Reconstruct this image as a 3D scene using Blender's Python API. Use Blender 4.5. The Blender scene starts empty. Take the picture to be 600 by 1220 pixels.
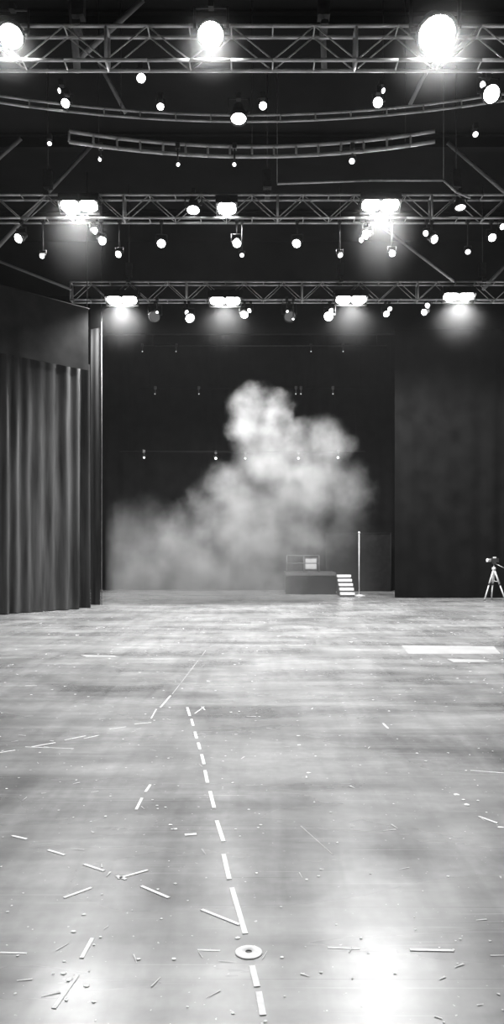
import bpy, bmesh, math, random
from mathutils import Vector, Matrix
random.seed(7)
sc = bpy.context.scene
F, H, V0 = 960.0, 1.6, 650.0      # survey of the photo: focal (px), eye height (m), horizon row

def P(u, v, d):
    return Vector(((u-300)*d/F, d, H+(V0-v)*d/F))
def G(u, v):
    d = H*F/(v-V0)
    return Vector(((u-300)*d/F, d, 0))

# ------------------------------------------------------------ materials
def new_mat(name):
    m = bpy.data.materials.new(name); m.use_nodes = True
    nt = m.node_tree; nt.nodes.clear()
    out = nt.nodes.new('ShaderNodeOutputMaterial')
    return m, nt, out
def N(nt, t, **kw):
    n = nt.nodes.new(t)
    for k, v in kw.items():
        if k in n.inputs: n.inputs[k].default_value = v
        else: setattr(n, k, v)
    return n
def surf(name, lo, hi, rough=0.5, metal=0.0, scale=6.0, spec=0.5, stretch=(1,1,1)):
    m, nt, out = new_mat(name)
    b = N(nt, 'ShaderNodeBsdfPrincipled')
    b.inputs['Roughness'].default_value = rough
    b.inputs['Metallic'].default_value = metal
    b.inputs['Specular IOR Level'].default_value = spec
    tc = N(nt, 'ShaderNodeTexCoord'); mp = N(nt, 'ShaderNodeMapping'); mp.inputs['Scale'].default_value = stretch
    nz = N(nt, 'ShaderNodeTexNoise'); nz.inputs['Scale'].default_value = scale; nz.inputs['Detail'].default_value = 4
    cr = N(nt, 'ShaderNodeValToRGB')
    cr.color_ramp.elements[0].position = .3; cr.color_ramp.elements[1].position = .7
    cr.color_ramp.elements[0].color = (lo,lo,lo,1); cr.color_ramp.elements[1].color = (hi,hi,hi,1)
    L = nt.links.new
    L(tc.outputs['Object'], mp.inputs[0]); L(mp.outputs[0], nz.inputs['Vector']); L(nz.outputs[0], cr.inputs[0])
    L(cr.outputs[0], b.inputs['Base Color']); L(b.outputs[0], out.inputs[0])
    return m
def emis(name, s):
    m, nt, out = new_mat(name)
    e = N(nt, 'ShaderNodeEmission'); e.inputs[0].default_value = (1,1,1,1); e.inputs[1].default_value = s
    nt.links.new(e.outputs[0], out.inputs[0]); return m

M_truss = surf('aluminium_truss', .55, .75, .45, .2, 8)
M_dark  = surf('black_powder_coat', .02, .045, .5, 0, 12)
M_cable = surf('rigging_steel', .12, .2, .5, .3, 9)
M_brace = surf('painted_roof_steel', .2, .32, .6, 0, 3)
M_wall  = surf('dark_painted_wall', .018, .03, .9, 0, .6, .1)
M_band  = surf('grey_header_wall', .02, .042, .9, 0, .5, .1)
M_ceil  = surf('black_ceiling_paint', .010, .020, .9, 0, .5, .1)
M_velour= surf('black_velour', .004, .008, 1, 0, 2, .03)
M_val   = surf('shadow_grey_valance', .02, .035, 1, 0, 2, .05)  # dark grey stands for the valance lying in shadow
M_curt  = surf('grey_velour_curtain', .02, .085, .95, 0, 1.4, .1, (4,4,.35))
M_tape  = surf('white_gaffer_tape', .75, .95, .6, 0, 30)
M_chalk = surf('worn_tape', .6, .8, .7, 0, 20)
M_faint = surf('faded_chalk', .40, .52, .6, 0, 20)
M_white = surf('white_plastic', .6, .8, .5, 0, 6)
M_step  = surf('white_step_tread', .75, .9, .6, 0, 6)
M_grey  = surf('grey_plastic', .04, .07, .6, 0, 6)
M_screen= surf('pale_monitor_face', .3, .4, .6, 0, 6)
M_lensB = emis('lamp_lens_bright', 32)
M_lens  = emis('lamp_lens', 14)
M_lensS = emis('lamp_lens_dim', 4)
M_lensT = emis('lamp_lens_faint', 1.0)

# floor
def floor_mat():
    m, nt, out = new_mat('scuffed_stage_floor'); L = nt.links.new
    b = N(nt, 'ShaderNodeBsdfPrincipled')
    tc = N(nt, 'ShaderNodeTexCoord')
    def noise(scale, det, st=(1,1,1), rot=0, dist=0):
        mp = N(nt, 'ShaderNodeMapping'); mp.inputs['Scale'].default_value = st; mp.inputs['Rotation'].default_value = (0,0,rot)
        n = N(nt, 'ShaderNodeTexNoise'); n.inputs['Scale'].default_value = scale; n.inputs['Detail'].default_value = det
        n.inputs['Distortion'].default_value = dist
        L(tc.outputs['Object'], mp.inputs[0]); L(mp.outputs[0], n.inputs['Vector']); return n.outputs[0]
    def rng(s, a, b_, c, d):
        r = N(nt, 'ShaderNodeMapRange'); L(s, r.inputs[0])
        for i, v in enumerate((a,b_,c,d)): r.inputs[i+1].default_value = v
        return r.outputs[0]
    def mth(op, a, b_):
        x = N(nt, 'ShaderNodeMath', operation=op)
        for i, s in enumerate((a,b_)):
            if isinstance(s, (int,float)): x.inputs[i].default_value = s
            else: L(s, x.inputs[i])
        return x.outputs[0]
    big = rng(noise(.75, 3, dist=.8), .34, .66, .19, .35)
    st1 = rng(noise(1.6, 6, (.35,2.2,1), .25, .8), .35, .7, .80, 1.14)
    st2 = rng(noise(2.4, 6, (2.5,.3,1), -.5, .5), .4, .75, 1.10, .76)
    swp = rng(noise(1.1, 5, (.25,2.6,1), -.8, 1.2), .45, .62, 1.0, .84)
    fine = rng(noise(14, 8), .3, .7, .88, 1.10)
    specks = rng(noise(38, 2), .71, .74, 0, .35)
    scr = rng(noise(5, 3, (.15,9,1), .7, .2), .67, .71, 0, .12)
    scr2 = rng(noise(5, 3, (.12,8,1), 2.2, .3), .67, .71, 0, .10)
    dscr = rng(noise(4, 3, (.12,10,1), 1.3, .4), .67, .71, 0, .07)
    c = mth('MULTIPLY', mth('MULTIPLY', big, st1), mth('MULTIPLY', mth('MULTIPLY', st2, swp), fine))
    c = mth('SUBTRACT', mth('ADD', c, mth('ADD', specks, mth('ADD', scr, scr2))), dscr)
    cc = N(nt, 'ShaderNodeCombineColor')
    for i in range(3): L(c, cc.inputs[i])
    L(cc.outputs[0], b.inputs['Base Color'])
    r = rng(noise(.8, 5, (.5,1.4,1), .3, .5), .3, .7, .20, .36)
    L(r, b.inputs['Roughness']); b.inputs['IOR'].default_value = 1.55
    bp = N(nt, 'ShaderNodeBump'); bp.inputs['Strength'].default_value = .12; bp.inputs['Distance'].default_value = .02
    L(noise(2.2, 3), bp.inputs['Height']); L(bp.outputs[0], b.inputs['Normal'])
    L(b.outputs[0], out.inputs[0]); return m
M_floor = floor_mat()

# ------------------------------------------------------------ mesh helpers
def finish(bm, name, mats, smooth=False):
    me = bpy.data.meshes.new(name); bm.normal_update(); bm.to_mesh(me); bm.free()
    for m in mats: me.materials.append(m)
    if smooth:
        for p in me.polygons: p.use_smooth = True
    o = bpy.data.objects.new(name, me); sc.collection.objects.link(o); return o
def tube(bm, a, b, r, seg=8, mi=0):
    a = Vector(a); b = Vector(b); d = b-a
    if d.length < 1e-5: return
    q = d.to_track_quat('Z', 'Y'); rings = []
    for c in (a, b):
        rings.append([bm.verts.new(c + q @ Vector((r*math.cos(2*math.pi*i/seg), r*math.sin(2*math.pi*i/seg), 0))) for i in range(seg)])
    for i in range(seg):
        f = bm.faces.new((rings[0][i], rings[0][(i+1)%seg], rings[1][(i+1)%seg], rings[1][i])); f.material_index = mi; f.smooth = True
    bm.faces.new(rings[0][::-1]).material_index = mi; bm.faces.new(rings[1]).material_index = mi
def box(bm, c, s, mi=0, q=None):
    c = Vector(c); vs = []
    for x in (-1,1):
        for y in (-1,1):
            for z in (-1,1):
                v = Vector((x*s[0]/2, y*s[1]/2, z*s[2]/2))
                if q: v = q @ v
                vs.append(bm.verts.new(c+v))
    for f in ((0,1,3,2),(4,6,7,5),(0,4,5,1),(2,3,7,6),(0,2,6,4),(1,5,7,3)):
        bm.faces.new([vs[i] for i in f]).material_index = mi
def lathe(bm, o, q, prof, seg=20, mis=None):
    rings = []
    for r, h in prof:
        rings.append([bm.verts.new(o + q @ Vector((r*math.cos(2*math.pi*i/seg), r*math.sin(2*math.pi*i/seg), h))) for i in range(seg)])
    for k in range(len(rings)-1):
        for i in range(seg):
            f = bm.faces.new((rings[k][i], rings[k][(i+1)%seg], rings[k+1][(i+1)%seg], rings[k+1][i]))
            f.material_index = mis[k] if mis else 0; f.smooth = True
    bm.faces.new(rings[0][::-1]).material_index = mis[0] if mis else 0
    f = bm.faces.new(rings[-1]); f.material_index = mis[-1] if mis else 0

# ------------------------------------------------------------ room
XL, XR, YB, YF, ZC = -9.5, 9.5, 24.8, -4.0, 11.0
YI = 29.5
ZH = ZC-.01     # where hangers meet the ceiling
def boxobj(name, lo, hi, mat):
    bm = bmesh.new(); lo = Vector(lo); hi = Vector(hi)
    box(bm, (lo+hi)/2, hi-lo); return finish(bm, name, [mat])
boxobj('floor', (XL, YF, -.2), (XR, YI, 0), M_floor)
boxobj('ceiling', (XL, YF, ZC), (XR, YI, ZC+.2), M_ceil)
boxobj('wall_left', (XL-.2, YF, -.2), (XL, YI, ZC+.2), M_wall)
boxobj('wall_right', (XR, YF, -.2), (XR+.2, YI, ZC+.2), M_wall)
boxobj('wall_front', (XL, YF-.2, -.2), (XR, YF, ZC+.2), M_wall)
boxobj('wall_back', (XL, YI, -.2), (XR, YI+.2, ZC+.2), M_ceil)
boxobj('wall_header', (XL, YB+.1, 8.15), (XR, YB+.3, ZC), M_band)

def drape(name, pts, z0, z1, amp, wl, mat, seed=0, nz=10):
    rnd = random.Random(seed); bm = bmesh.new()
    pts = [Vector((p[0], p[1], 0)) for p in pts]
    cols = []; s = 0
    ph = [rnd.uniform(0, 6.28) for _ in range(4)]
    for a, b in zip(pts[:-1], pts[1:]):
        L = (b-a).length; n = int(L/(wl/10)); t = (b-a)/L; nn = Vector((-t.y, t.x, 0))
        for i in range(n):
            ss = s + L*i/n; base = a + t*(L*i/n); col = []
            for k in range(nz+1):
                z = z0+(z1-z0)*k/nz; w = k/nz
                w1 = math.sin(2*math.pi*ss/wl + 1.3*math.sin(ss*2.1+ph[0]) + .25*w*math.sin(ss*5+ph[3]))
                w2 = math.sin(2*math.pi*ss/(wl*2.7)+ph[1])*.6
                am = amp*(1-.35*w)*(.75+.5*math.sin(ss*1.7+ph[2]))
                col.append(bm.verts.new(base + nn*(am*(w1+w2)) + Vector((0,0,z))))
            cols.append(col)
        s += L
    for i in range(len(cols)-1):
        for k in range(nz):
            f = bm.faces.new((cols[i][k], cols[i+1][k], cols[i+1][k+1], cols[i][k+1])); f.smooth = True
    return finish(bm, name, [mat])
drape('stage_curtain', [(-4.15, 20.5), (-6.1, 18.3), (-9.0, 16.0)], .015, 6.2, .085, .33, M_curt, 3)
# plain valance hanging above / in front of the curtain head
drape('curtain_valance', [(-4.12, 20.25), (-6.1, 18.0), (-9.2, 15.6)], 6.0, 7.55, .012, .8, M_val, 4, 4)
bm = bmesh.new(); tube(bm, (-4.1,20.3,7.56), (-6.1,18.05,7.56), .02); tube(bm, (-6.1,18.05,7.56), (-9.3,15.6,7.56), .02)
for p in ((-4.15,20.3),(-6.1,18.05),(-8.9,15.9)): tube(bm, (p[0],p[1],7.56), (p[0],p[1],ZH), .012)
finish(bm, 'curtain_track', [M_dark])
# masking legs
drape('leg_drape', [(-4.32, 21.6), (-4.02, 21.45)], .015, 7.4, .02, .25, M_curt, 11)
bm = bmesh.new(); tube(bm, (-3.99,21.4,.015), (-3.99,21.4,ZH), .014); finish(bm, 'drape_edge_highlight', [M_cable])  # thin tube put in for the bright highlight down the drape edge
drape('leg_drape', [(-9.4, 23.9), (-4.75, 23.9)], .015, 9.0, .05, .45, M_velour, 5)
drape('leg_drape', [(4.35, 24.6), (9.4, 24.6)], .015, 8.2, .03, .6, M_velour, 6)
drape('backdrop_drape', [(-9.3, 28.9), (9.3, 28.9)], .015, 9.5, .05, .6, M_velour, 8)

# ------------------------------------------------------------ trusses
def truss(name, pts, h, dp, r=.024, bay=.55, hang=()):
    bm = bmesh.new(); pts = [Vector(p) for p in pts]
    res = []
    for a, b in zip(pts[:-1], pts[1:]):
        n = max(1, round((b-a).length/bay))
        for i in range(n): res.append(a+(b-a)*i/n)
    res.append(pts[-1])
    fr = []
    for i, p in enumerate(res):
        t = (res[min(i+1, len(res)-1)]-res[max(i-1,0)]).normalized()
        s = Vector((0,0,1)).cross(t).normalized(); up = Vector((0,0,1))
        if dp > 0: fr.append([p+s*sy*dp/2+up*sz*h/2 for sy, sz in ((-1,-1),(1,-1),(1,1),(-1,1))])
        else: fr.append([p-up*h/2, p+up*h/2])
    for i in range(len(fr)-1):
        a, b = fr[i], fr[i+1]
        for k in range(len(a)): tube(bm, a[k], b[k], r)
        if dp > 0:
            for k0, k1 in ((0,3),(1,2)):       # side faces, parallel zig-zag
                if i%2==0: tube(bm, a[k0], b[k1], r*.42, 6)
                else: tube(bm, a[k1], b[k0], r*.42, 6)
            for k0, k1 in ((0,1),(3,2)):       # top / bottom battens
                tube(bm, a[k0], a[k1], r*.42, 6)
            if i%6==0:
                for k in range(4): tube(bm, a[k], a[(k+1)%4], r*.9, 6)
        else:
            tube(bm, a[0], a[1], r*.6, 6)
    for x, y in hang:
        z = pts[0].z+h/2
        tube(bm, (x,y,z-.05), (x,y,ZH), .012, 6, 1)
        box(bm, (x,y,z+.35), (.16,.16,.34), 2)
        box(bm, (x,y,z+.02), (.1,dp+.12,.06), 2)
    return finish(bm, name, [M_truss, M_cable, M_dark])
ZT = 8.2
truss('unseen_fill_truss', [(-8.5,10.7,ZT),(8.5,10.7,ZT)], .45, .24, .024, .55, hang=[(-2.3,10.7),(.95,10.7),(4,10.7)])
truss('unseen_fill_truss', [(-8.5,15.8,ZT),(8.5,15.8,ZT)], .45, .24, .024, .5, hang=[(-4,15.8),(0.3,15.8),(4,15.8)])
truss('unseen_fill_truss', [(-4.7,21,ZT),(8.8,21,ZT)], .46, .26, .025, .5, hang=[(-3.2,21),(2.3,21),(6,21)])
truss('unseen_fill_truss', [(-8.5,4.5,ZT),(8.5,4.5,ZT)], .45, .24, .024, .5, hang=[(-3,4.5),(3,4.5)])  # out-of-view truss, added to carry fill lamps over the near floor
def arc(x0, x1, yc, sag, z, n=16):
    xm = (x0+x1)/2; hw = (x1-x0)/2
    return [(x0+(x1-x0)*i/n, yc - sag*((x0+(x1-x0)*i/n-xm)/hw)**2, z) for i in range(n+1)]
truss('curved_truss', arc(-4.4, 4.2, 12.45, .75, ZT), .10, 0, .018, .6)
truss('curved_truss', arc(-2.95, 2.95, 13.5, .5, ZT), .17, 0, .03, .6)
bm = bmesh.new()
for x, y in ((-2,12.3),(2,12.3),(-2.5,13.15),(0,13.5),(2.5,13.15),(-3.9,11.9),(3.8,11.9)):
    tube(bm, (x,y,ZT), (x,y,ZH), .008, 6)
finish(bm, 'suspension_cables', [M_dark])

# roof steel
bm = bmesh.new()
def br(a, b, r=.04): tube(bm, P(*a), P(*b), r)
br((-40,335,17.5),(112,170,17.5),.045); br((-60,240,15),(25,165,15),.04)
br((533,170,17),(660,280,17),.045); br((575,345,22.5),(625,290,22.5),.05)
br((92,72,11.4),(170,0,11.4),.04); br((118,75,12),(150,135,12.4),.03)
br((515,70,11.6),(488,125,12.2),.03); br((455,270,17.5),(540,335,20),.035)
br((92,85,11.2),(84,-10,11.2),.05); br((386,85,11.2),(383,-10,11.2),.04)
br((-30,300,19),(85,345,20.5),.035)
finish(bm, 'roof_bracing', [M_brace])
for y in (14.2, 18.4, 22.6):
    bm = bmesh.new()
    box(bm, (0,y,ZC-.06), (18.9,.22,.03)); box(bm, (0,y,ZC-.2), (18.9,.03,.28)); box(bm, (0,y,ZC-.34), (18.9,.22,.03))
    finish(bm, 'roof_beam', [M_ceil])
bm = bmesh.new(); d = 15.5
pp = [P(330,219,d), P(440,215,d), P(528,215,d), P(543,229,d), P(560,236,d)]
for a, b in zip(pp[:-1], pp[1:]): tube(bm, a, b, .022)
for q_ in (pp[0], pp[2]): tube(bm, q_, Vector((q_.x, q_.y, ZH)), .004, 6)
finish(bm, 'cable_pipe', [M_truss])

# ------------------------------------------------------------ luminaires
def aimq(d): return Vector(d).normalized().to_track_quat('Z', 'Y')
def par(loc, aim, r, hangz, lens, name='stage_spotlight', Lf=2.6):
    bm = bmesh.new(); q = aimq(aim); o = Vector(loc); L = r*Lf
    lathe(bm, o, q, [(r*.35,-L),(r*.62,-L*.96),(r*.7,-L*.7),(r*.8,-L*.62),(r*1.02,-L*.25),(r*1.05,.0),(r*1.18,.0),(r*1.18,.02),(r*1.0,.02),(r*1.0,-.004),(r*.97,-.004)],
          mis=[0,0,0,0,0,0,0,0,0,1])
    side = Vector((0,0,1)).cross(Vector(aim).normalized())
    side = side.normalized() if side.length > .05 else Vector((1,0,0))
    mid = o + q @ Vector((0,0,-L*.42)); w = r*1.35
    up = Vector((0,0,r*1.9))
    for s in (-1,1):
        tube(bm, mid+side*s*r*.8, mid+side*s*w, r*.16)
        tube(bm, mid+side*s*w, mid+side*s*w+up, r*.11, 6)
    tube(bm, mid-side*w+up, mid+side*w+up, r*.11, 6)
    top = Vector((mid.x, mid.y, max(hangz, mid.z+up.z+.03)))
    tube(bm, mid+up, top, .014, 6)
    box(bm, top, (.07,.1,.09))
    return finish(bm, name, [M_dark, lens])
def blinder(loc, aim, w, h, lens, hangz, n=2):
    bm = bmesh.new(); o = Vector(loc)
    z = Vector(aim).normalized(); x = Vector((1,0,0)); y = z.cross(x).normalized()
    q = Matrix((x, y, z)).transposed().to_quaternion()
    box(bm, o - z*.10, (w+.06, h+.05, .16), 0, q)
    for s in (-1,1):
        box(bm, o + y*s*(h/2+.02), (w+.06,.012,.07), 0, q); box(bm, o + x*s*(w/2+.025), (.012,h+.05,.07), 0, q)
    for i in range(n):
        c = o + x*((i+.5)/n-.5)*w - z*.015
        seg = 24; ring = []; ring2 = []
        for k in range(seg):
            a = 2*math.pi*k/seg; ca, sa = math.cos(a), math.sin(a)
            px = abs(ca)**.75*math.copysign(1,ca)*w/n/2*.97; py = abs(sa)**.75*math.copysign(1,sa)*h/2*.97
            ring.append(bm.verts.new(c + x*px + y*py)); ring2.append(bm.verts.new(c + x*px*.9 + y*py*.9 + z*.02))
        for k in range(seg): bm.faces.new((ring[k], ring[(k+1)%seg], ring2[(k+1)%seg], ring2[k])).material_index = 1
        bm.faces.new(ring2).material_index = 1
    m = o - z*.1
    for s in (-1,1):
        e = m + x*s*(w/2+.06); tube(bm, e-x*s*.04, e, .02); tube(bm, e, Vector((e.x, e.y, hangz)), .014, 6)
    tube(bm, (m.x-w/2-.06, m.y, hangz), (m.x+w/2+.06, m.y, hangz), .014, 6)
    return finish(bm, 'blinder_light', [M_dark, lens])
def spot(loc, power, tgt, ang=150, size=.12, blend=.5, spec=.45):
    l = bpy.data.lights.new('lamp_beam', 'SPOT'); l.energy = power; l.spot_size = math.radians(ang); l.spot_blend = blend; l.shadow_soft_size = size
    l.specular_factor = spec
    o = bpy.data.objects.new('lamp_beam', l); o.location = loc
    o.rotation_euler = (Vector(tgt)-Vector(loc)).to_track_quat('-Z','Y').to_euler(); sc.collection.objects.link(o); return o

clumps = []
def clump(p, rx, rz, dens): clumps.append((Vector(p), rx, rz, dens))
ZB = ZT-.25
for u, v, r, pw in ((13,43,.155,900),(251,41,.16,900),(520,41,.235,1500)):
    p = P(u,v,10.45); a = Vector((0,-.6,-.8)) 
    f = par(p, a, r, ZT+.2, M_lensB, 'unseen_fill_lamp', 1.7)
    s = spot(p+a.normalized()*.12, pw, p+Vector((0,-1.2,-3)), 150, r*.6); s.parent = f
    clump(p+Vector((0,-.1,-.1)), r*4.0, r*4.0, .04)
for u, v, w, h, pw in ((94,246,.72,.28,900),(453,245,.72,.30,1500),(270,249,.36,.30,500)):
    p = P(u,v,15.6); f = blinder(p, (0,-.5,-.86), w, h, M_lensB, ZT, 2 if w > .5 else 1)
    s = spot(p+Vector((0,-.06,-.12)), pw, p+Vector((0,-1.3,-3)), 150, .15, spec=.75 if u > 400 else .5); s.parent = f
    if w > .5: clump(p+Vector((0,-.1,-.45)), .9, 1.5, .035)
par(P(230,250,15.7), (0,-.4,-.9), .12, ZT, M_lens)
par(P(548,247,15.7), (0,-.3,-.95), .10, ZT, M_lensS)
for u, v in ((145,358),(268,359),(418,357.5),(546,354)):
    p = P(u,v,20.8); f = blinder(p, (0,-.45,-.89), .78, .32, M_lensB, ZT, 2)
    s = spot(p+Vector((0,-.06,-.12)), 2500, p+Vector((0,.3,-3)), 150, .15); s.parent = f
    clump(p+Vector((0,0,-.4)), 1.0, 1.2, .014 if u in (145,546) else .007)
for x in (-4.5, 0, 4.5):  # unseen lamps added to brighten the floor close to the camera
    p = Vector((x,4.4,7.7)); f = par(p, (0,-.1,-1), .19, ZT, M_lens, 'unseen_fill_lamp', 1.7)
    s = spot(p+Vector((0,0,-.12)), 400, p+Vector((0,.3,-3)), 140, .12); s.parent = f

def small(lst, d, hz, lens):
    for it in lst:
        u, v, r = it[:3]; ax = it[3] if len(it) > 3 else random.uniform(-.25,.25)
        par(P(u,v,d), (ax,-.8,-.5+random.uniform(-.15,.1)), r, hz, lens)
small([(78,123,.065),(191,127,.05),(313,126,.055),(450,122,.072),(168,93,.065,.2)], 12.1, ZT, M_lens)
small([(71,108,.04,-.6),(456,108,.04,.5),(575,101,.05,-.8)], 12.1, ZT+.05, M_lensS)
small([(585,112,.12,.1)], 11.7, ZT, M_lensB)
par(P(284,141,12.2), (0,-.35,-.93), .115, ZT+.15, M_lens, 'unseen_fill_lamp', 2.2)
small([(59,171,.035),(119,190,.03),(212,196,.03),(279,196,.03),(419,192,.045),(566,160,.045)], 13.3, ZT, M_lensS)
small([(22,284,.09,-.4),(122,287,.075,.5),(113,275,.06,.7),(141,303,.06),(192,290,.08),(282,290,.08),(353,290,.08),(435,280,.085,-.8),
       (467,302,.06),(517,285,.08,.4),(586,283,.075),(598,270,.055)], 15.7, ZB, M_lens)
small([(50,305,.05),(288,304,.04),(405,304,.05),(507,278,.055,-.5),(557,300,.05),(430,286,.05,-.6)], 15.7, ZB, M_lensS)
small([(226,379,.115,.3),(291,375,.095),(391,377,.115,-.3),(460,374,.08),(505,372,.08,-.7)], 20.9, ZB, M_lens)
small([(222,372,.06,.7),(297,370,.06,-.5),(464,368,.06),(509,364,.07,-.6),(394,370,.06)], 20.9, ZB, M_lensS)
small([(184,377,.13,0),(345,377,.14)], 20.9, ZB, emis('lamp_lens_off_glow', .12))  # unlit lenses given a faint glow of their own
small([(187,372,.035),(342,371,.035),(349,380,.03)], 20.7, ZB, M_lensS)

def batten(y, z, x0, x1, lamps, lens, power=0, mat=None):
    bm = bmesh.new(); tube(bm, (x0,y,z), (x1,y,z), .018)
    for x in (x0+.3, x1-.3): tube(bm, (x,y,z), (x,y,ZH), .005, 6)
    finish(bm, 'pipe_batten', [mat or M_velour])
    for x, r in lamps:
        f = par((x, y-.1, z-.2), (random.uniform(-.3,.3),-.9,-.35), r, z, lens, 'stage_spotlight')
        if power:
            s = spot((x,y-.16,z-.24), power, (x,y-.3,0), 130, .03); s.parent = f
y = 25.6; k = y/F
batten(y, P(0,538,y).z, -4.2, 3.6, [((172-300)*k,.03),((402-300)*k,.035)], M_lensS, 90)
batten(26.4, P(0,550,26.4).z+.3, -3, 3, [((257-300)*26.4/F,.04),((292-300)*26.4/F,.03),((355-300)*26.4/F,.035)], M_lensS)
batten(26, P(0,470,26).z+.2, -3.6, 3.8, [(x*26/F,.02) for x in (-115,-63,52,58,96)], M_lensT)
batten(25.2, P(0,412,25.2).z, -3.4, 4.2, [(x*25.2/F,.018) for x in (-130,-90,70,108)], M_lensT, 0, M_dark)

# ------------------------------------------------------------ upstage riser, steps, panel, pole, box
def riser():
    bm = bmesh.new(); y0, y1, x0, x1, z = 26.4, 27.8, 1.1, 2.75, .72
    box(bm, ((x0+x1)/2,(y0+y1)/2,z-.05), (x1-x0,y1-y0,.1))
    box(bm, ((x0+x1)/2,y0+.03,z/2-.06), (x1-x0,.03,z-.14), 1)
    for x in (x0+.05,(x0+x1)/2,x1-.05):
        for y in (y0+.08,y1-.08): tube(bm, (x,y,0), (x,y,z-.05), .03)
    for x in (x0+.04, x0+.6, x0+1.1): tube(bm, (x,y0+.05,z), (x,y0+.05,z+.55), .018)
    tube(bm, (x0+.04,y0+.05,z+.55), (x0+1.1,y0+.05,z+.55), .018); tube(bm, (x0+.04,y0+.05,z+.3), (x0+1.1,y0+.05,z+.3), .014)
    finish(bm, 'stage_riser', [M_grey, M_velour])
riser()
bm = bmesh.new()
n = 5; x0, x1 = 2.76, 3.2
for i in range(n):
    z = .13*(i+1); y = 25.1+.24*i
    box(bm, ((x0+x1)/2, y+.13, z-.035), (x1-x0,.27,.07), 0)
    box(bm, ((x0+x1)/2, y+.02, z-.10), (x1-x0-.04,.015,.06), 1)
for s in (x0+.02, x1-.02):
    for i in range(n): box(bm, (s, 25.1+.24*i+.13, .13*(i+1)/2-.035), (.03,.24,max(.02,.13*(i+1)-.07)), 1)
finish(bm, 'stage_steps', [M_step, M_dark])
bm = bmesh.new()
p = P(370,679,26.9)
box(bm, (p.x,26.9,.725+.26), (.42,.06,.42)); box(bm, (p.x,26.865,.985), (.36,.01,.35), 1)
tube(bm, (p.x,26.9,.725), (p.x,26.9,.8), .03); box(bm, (p.x,26.9,.74), (.25,.2,.03))
finish(bm, 'stage_monitor', [M_grey, M_screen])
bm = bmesh.new(); p = P(427.5,700,25.6)
tube(bm, (p.x,25.6,.02), (p.x,25.6,1.99), .016); lathe(bm, Vector((p.x,25.6,0)), Matrix.Identity(3).to_quaternion(), [(.2,0),(.2,.02),(.04,.05)])
lathe(bm, Vector((p.x,25.6,1.97)), Matrix.Identity(3).to_quaternion(), [(.02,0),(.035,.03),(.025,.07),(.01,.08)])
finish(bm, 'stand_pole', [M_truss])
bm = bmesh.new(); a = P(388,640,28.2).x; b = P(465,640,28.2).x
box(bm, ((a+b)/2,28.2,1.0), (b-a,.05,2.0)); 
for x in (a,b,(a+b)/2): tube(bm, (x,28.15,0), (x,28.15,2.05), .015, 8, 1)
tube(bm, (a,28.15,2.03), (b,28.15,2.03), .015, 8, 1)
finish(bm, 'stage_flat', [surf('dull_grey_flat', .008,.014,.9,0,6,.1), surf('dull_flat_frame', .015,.025,.9,0,6,.1)])

# ------------------------------------------------------------ tripod with camera
bm = bmesh.new(); bx, by = P(588,715,23.6).x, 23.6
hub = Vector((bx,by,.92)); 
for ang in (200, 330, 85):
    a = math.radians(ang); ft = Vector((bx+.33*math.cos(a), by+.33*math.sin(a), .015)); t = hub.lerp(ft,.5)
    tube(bm, hub, t, .028); tube(bm, t, ft, .021); tube(bm, t-(ft-hub)*.03, t+(ft-hub)*.03, .032, 8, 1)
    lathe(bm, ft-Vector((0,0,.015)), Matrix.Identity(3).to_quaternion(), [(.03,0),(.03,.02),(.015,.03)], 10, [1,1,1])
    tube(bm, hub-Vector((0,0,.35)), hub.lerp(ft,.42), .008)
tube(bm, hub-Vector((0,0,.38)), hub+Vector((0,0,.14)), .018); lathe(bm, hub-Vector((0,0,.04)), Matrix.Identity(3).to_quaternion(), [(.05,0),(.06,.03),(.06,.07),(.03,.09)],12)
box(bm, hub+Vector((0,0,.17)), (.11,.1,.05), 1)
box(bm, hub+Vector((.02,0,.25)), (.22,.11,.12), 1)
lathe(bm, hub+Vector((-.08,0,.25)), aimq((-1,-.3,0)), [(.045,0),(.045,.1),(.055,.11),(.055,.14),(.045,.14)], 14, [0]*5)
box(bm, hub+Vector((.02,0,.33)), (.08,.06,.04), 0)
tube(bm, hub+Vector((.05,0,.15)), hub+Vector((.28,-.1,.02)), .01)
finish(bm, 'camera_tripod', [M_white, M_dark])

# ------------------------------------------------------------ floor tape
def strip(bm, a, b, w, mi=0, z=.003):
    a = G(*a); b = G(*b); t = (b-a).normalized(); n = Vector((-t.y,t.x,0))*w/2
    vs = [bm.verts.new(p+Vector((0,0,z))) for p in (a-n,b-n,b+n,a+n)]
    f = bm.faces.new(vs); f.material_index = mi
    vs2 = [bm.verts.new(v.co*1.0-Vector((0,0,z))) for v in vs]
    for i in range(4): bm.faces.new((vs2[i],vs2[(i+1)%4],vs[(i+1)%4],vs[i])).material_index = mi
def dotw(bm, c, r, mi=0):
    vs = [bm.verts.new(c+Vector((r*random.uniform(.6,1.3)*math.cos(i*.785), r*random.uniform(.6,1.3)*math.sin(i*.785), .003))) for i in range(8)]
    bm.faces.new(vs).material_index = mi
bm = bmesh.new()
main = [(223,843,226,853),(228,857,230,865),(232,872,234,880),(236,885,238,893),(240,899,243,911),(244,918,247,933),(250,943,255,963),
        (258,978,266,1003),(266,1018,273,1048),(276,1058,292,1113),(300,1151,306,1176),(308,1182,313,1210)]
for a in main: strip(bm, a[:2], a[2:], .023)
segs = [(0,897,18,894),(38,890,66,885),(77,882,102,877),(160,863,180,861),(191,843,203,829),(179,935,173,944),(169,951,162,965),
        (14,996,32,1000),(57,1013,77,1019),(100,1030,124,1038),(139,1044,150,1048),(168,1056,201,1070),(140,1047,176,1037),(76,1070,109,1058),
        (240,1084,285,1102),(110,1118,97,1142),(92,1162,64,1202),(488,1132,540,1133),(456,862,462,868),(570,973,592,981)]
for a in segs: strip(bm, a[:2], a[2:], .017)
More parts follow.
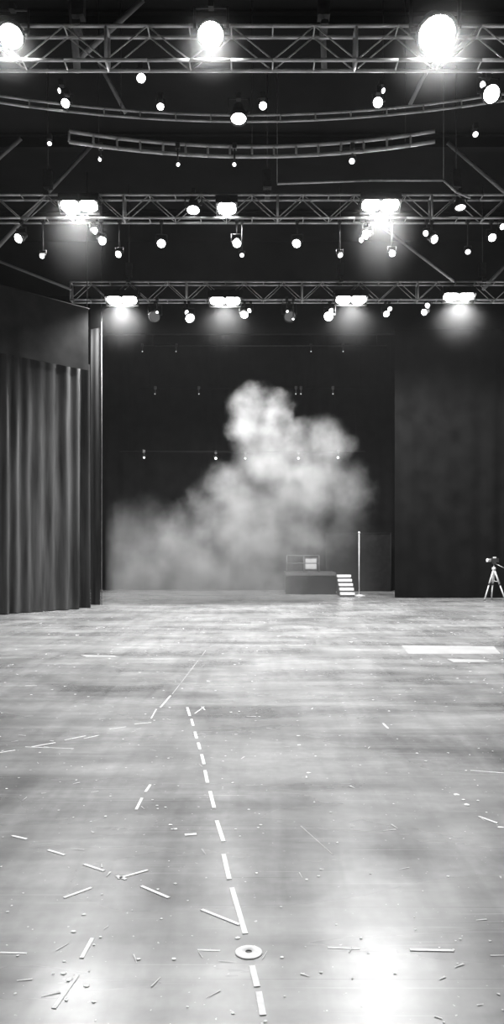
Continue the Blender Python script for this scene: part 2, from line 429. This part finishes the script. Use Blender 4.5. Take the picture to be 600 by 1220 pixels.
thin = [(235,1132,262,1133),(0,1135,32,1136),(390,1129,428,1131),(186,845,180,856),(88,892,30,890),(232,850,243,842),(240,842,244,846),
        (30,817,44,817),(560,918,600,921),(150,866,130,869),(100,880,118,876),(246,811,250,812)]
for a in thin: strip(bm, a[:2], a[2:], .011, 0, .0015)
for a in [(205,827,245,775),(358,984,396,1018)]: strip(bm, a[:2], a[2:], .006, 2, .0008)
for u, v, r in ((355,877,.015),(356,888,.015),(367,921,.018),(543,947,.02),(556,959,.018),(551,953,.01),(596,986,.014),(203,983,.01),(208,988,.012),(88,1110,.010),
                (165,1143,.008),(207,1143,.008),(102,1175,.01),(283,1118,.008),(192,1095,.006),(83,1168,.012),(76,1160,.01),(8,940,.01),(100,1090,.008),
                (332,758,.03),(418,765,.03),(522,747,.03),(92,757,.03),(247,812,.012),(300,812,.015),(130,785,.02),(48,743,.03),(560,800,.02),(430,1118,.006),(470,1160,.007),(188,1060,.006),(120,1117,.007),(335,1141,.007)):
    dotw(bm, G(u,v), r*1.15)
for i in range(800):
    y = 2.6+random.random()**1.2*19.5; x = random.uniform(-.36,.34)*y
    if random.random() < .75: dotw(bm, Vector((x,y,0)), random.uniform(.0018,.0042)*(1+y*.30), random.choice((0,0,1)))
    else:
        a = random.uniform(0,6.28); l = random.uniform(.02,.06)*(1+y*.08)
        p0 = Vector((x,y,.003)); t = Vector((math.cos(a),math.sin(a),0)); n = Vector((-t.y,t.x,0))*random.uniform(.0015,.004)*(1+y*.15)
        bm.faces.new([bm.verts.new(q_) for q_ in (p0-n, p0+t*l-n*.4, p0+t*l+n*.4, p0+n)]).material_index = 1
strip(bm, (220,995), (234,994), .03)
finish(bm, 'floor_tape_marks', [M_tape, M_chalk, M_faint])
bm = bmesh.new()
for u0,v0,u1,v1 in ((478,769,588,779),(532,785,575,789),(95,780,135,783)):
    vs = [bm.verts.new(G(u,v)+Vector((0,0,.0015))) for u, v in ((u0,v0),(u1,v0+1),(u1+8,v1),(u0+8,v1))]
    bm.faces.new(vs[::-1])
finish(bm, 'floor_patches', [surf('pale_vinyl', .38, .48, .3, 0, 3)])
bm = bmesh.new(); c = G(296,1135)
lathe(bm, c, Matrix.Identity(3).to_quaternion(), [(.012,.0),(.054,.0),(.054,.003),(.050,.004),(.013,.005),(.012,.002),(.010,.0015)], 32, [0,0,0,0,1,1,1])
finish(bm, 'floor_marker_disc', [M_tape, M_dark])

# ------------------------------------------------------------ smoke plume (volume)
def smoke():
    y = 22.6; k = y/F
    blobs = [(300,483,24,.9),(330,485,20,.95),(300,507,24,.9),(328,514,22,.85),(352,534,26,.7),(390,532,28,.6),(318,555,38,.95),(280,585,34,.8),(360,580,46,.85),(408,585,32,.5),
             (248,622,34,.7),(295,635,58,1.),(345,640,44,.7),(210,655,42,.7),(250,690,52,.95),(300,700,50,.95),(172,690,42,.6),(395,625,40,.2),(160,645,46,.22),(140,700,40,.4)]
    x0,x1,y0,y1,z0,z1 = -3.95,4.0,21.6,23.8,0.01,6.5
    m, nt, out = new_mat('theatrical_smoke'); L = nt.links.new
    tc = N(nt,'ShaderNodeTexCoord')
    nz = N(nt,'ShaderNodeTexNoise'); nz.inputs['Scale'].default_value=1.0; nz.inputs['Detail'].default_value=5; nz.inputs['Roughness'].default_value=.65
    L(tc.outputs['Object'], nz.inputs['Vector'])
    sb = N(nt,'ShaderNodeVectorMath', operation='SUBTRACT'); L(nz.outputs['Color'], sb.inputs[0]); sb.inputs[1].default_value=(.5,.5,.5)
    ml = N(nt,'ShaderNodeVectorMath', operation='SCALE'); L(sb.outputs[0], ml.inputs[0]); ml.inputs['Scale'].default_value=1.5
    ad = N(nt,'ShaderNodeVectorMath', operation='ADD'); L(tc.outputs['Object'], ad.inputs[0]); L(ml.outputs[0], ad.inputs[1])
    acc = None
    for u,v,r,w in blobs:
        c = P(u,v,y); c.y += random.uniform(-.2,.2)
        ds = N(nt,'ShaderNodeVectorMath', operation='DISTANCE'); L(ad.outputs[0], ds.inputs[0]); ds.inputs[1].default_value = c
        mr = N(nt,'ShaderNodeMapRange'); L(ds.outputs['Value'], mr.inputs[0])
        mr.inputs[1].default_value = r*k*1.3; mr.inputs[2].default_value = r*k*.45; mr.inputs[3].default_value=0; mr.inputs[4].default_value=w
        if acc is None: acc = mr.outputs[0]
        else:
            mx = N(nt,'ShaderNodeMath', operation='MAXIMUM'); L(acc, mx.inputs[0]); L(mr.outputs[0], mx.inputs[1]); acc = mx.outputs[0]
    n2 = N(nt,'ShaderNodeTexNoise'); n2.inputs['Scale'].default_value=1.6; n2.inputs['Detail'].default_value=5; L(tc.outputs['Object'], n2.inputs['Vector'])
    r2 = N(nt,'ShaderNodeMapRange'); L(n2.outputs[0], r2.inputs[0]); r2.inputs[1].default_value=.34; r2.inputs[2].default_value=.66; r2.inputs[3].default_value=.25; r2.inputs[4].default_value=1.35
    mm = N(nt,'ShaderNodeMath', operation='MULTIPLY'); L(acc, mm.inputs[0]); L(r2.outputs[0], mm.inputs[1])
    sp = N(nt,'ShaderNodeSeparateXYZ'); L(tc.outputs['Object'], sp.inputs[0])
    # low-lying haze fading out with height and towards the right
    hz = N(nt,'ShaderNodeMapRange'); L(sp.outputs[2], hz.inputs[0]); hz.inputs[1].default_value=0; hz.inputs[2].default_value=2.4; hz.inputs[3].default_value=.26; hz.inputs[4].default_value=0
    sd = N(nt,'ShaderNodeMapRange'); L(sp.outputs[0], sd.inputs[0]); sd.inputs[1].default_value=0.2; sd.inputs[2].default_value=3.6; sd.inputs[3].default_value=1; sd.inputs[4].default_value=0
    hh = N(nt,'ShaderNodeMath', operation='MULTIPLY'); L(hz.outputs[0], hh.inputs[0]); L(sd.outputs[0], hh.inputs[1])
    dn = N(nt,'ShaderNodeMath', operation='MULTIPLY'); L(mm.outputs[0], dn.inputs[0]); dn.inputs[1].default_value=.95
    s = N(nt,'ShaderNodeMath', operation='ADD'); L(dn.outputs[0], s.inputs[0]); L(hh.outputs[0], s.inputs[1])
    vs = N(nt,'ShaderNodeVolumeScatter'); vs.inputs['Color'].default_value=(.55,.55,.55,1); L(s.outputs[0], vs.inputs['Density'])
    L(vs.outputs[0], out.inputs['Volume'])
    m.cycles.volume_step_rate = .6
    bm = bmesh.new(); box(bm, ((x0+x1)/2,(y0+y1)/2,(z0+z1)/2), (x1-x0,y1-y0,z1-z0))
    finish(bm, 'smoke_cloud', [m])
smoke()
# thin atmospheric haze, with local puffs added for the glow round big lamps
def haze_mat(dens, fall=False):
    m, nt, out = new_mat('thin_haze'); L = nt.links.new
    vs = N(nt,'ShaderNodeVolumeScatter'); vs.inputs['Color'].default_value=(.95,.95,.95,1); vs.inputs['Density'].default_value=dens
    if fall:   # density fades smoothly to nothing at the edge of the glow puff
        tc = N(nt,'ShaderNodeTexCoord'); ln = N(nt,'ShaderNodeVectorMath', operation='LENGTH'); L(tc.outputs['Object'], ln.inputs[0])
        mr = N(nt,'ShaderNodeMapRange'); mr.interpolation_type='SMOOTHERSTEP'; L(ln.outputs['Value'], mr.inputs[0])
        mr.inputs[1].default_value = 1.0; mr.inputs[2].default_value = 0.0; mr.inputs[3].default_value = 0; mr.inputs[4].default_value = dens
        L(mr.outputs[0], vs.inputs['Density']); m.cycles.volume_step_rate = 1.0
    L(vs.outputs[0], out.inputs['Volume']); return m
bm = bmesh.new(); box(bm, (0,14.75,5.3), (18.8,13.5,10.5)); finish(bm, 'stage_haze', [haze_mat(.0006)])
for p, rx, rz, dens in clumps:
    bm = bmesh.new(); bmesh.ops.create_icosphere(bm, subdivisions=3, radius=1)
    o = finish(bm, 'glow_haze_puff', [haze_mat(dens, True)], True); o.location = p; o.scale = (rx, rx, rz)

# ------------------------------------------------------------ world, camera
w = bpy.data.worlds.new('World'); sc.world = w; w.use_nodes = True
w.node_tree.nodes['Background'].inputs[0].default_value = (0.01,0.01,0.01,1)
cam = bpy.data.cameras.new('camera'); co = bpy.data.objects.new('camera', cam); sc.collection.objects.link(co)
cam.sensor_fit = 'VERTICAL'; cam.sensor_height = 36; cam.lens = 36*F/1220; cam.shift_y = (V0-610)/1220
co.location = (0,0,H); co.rotation_euler = (math.radians(90),0,0); cam.clip_end = 200
sc.camera = co
sc.view_settings.view_transform = 'Standard'
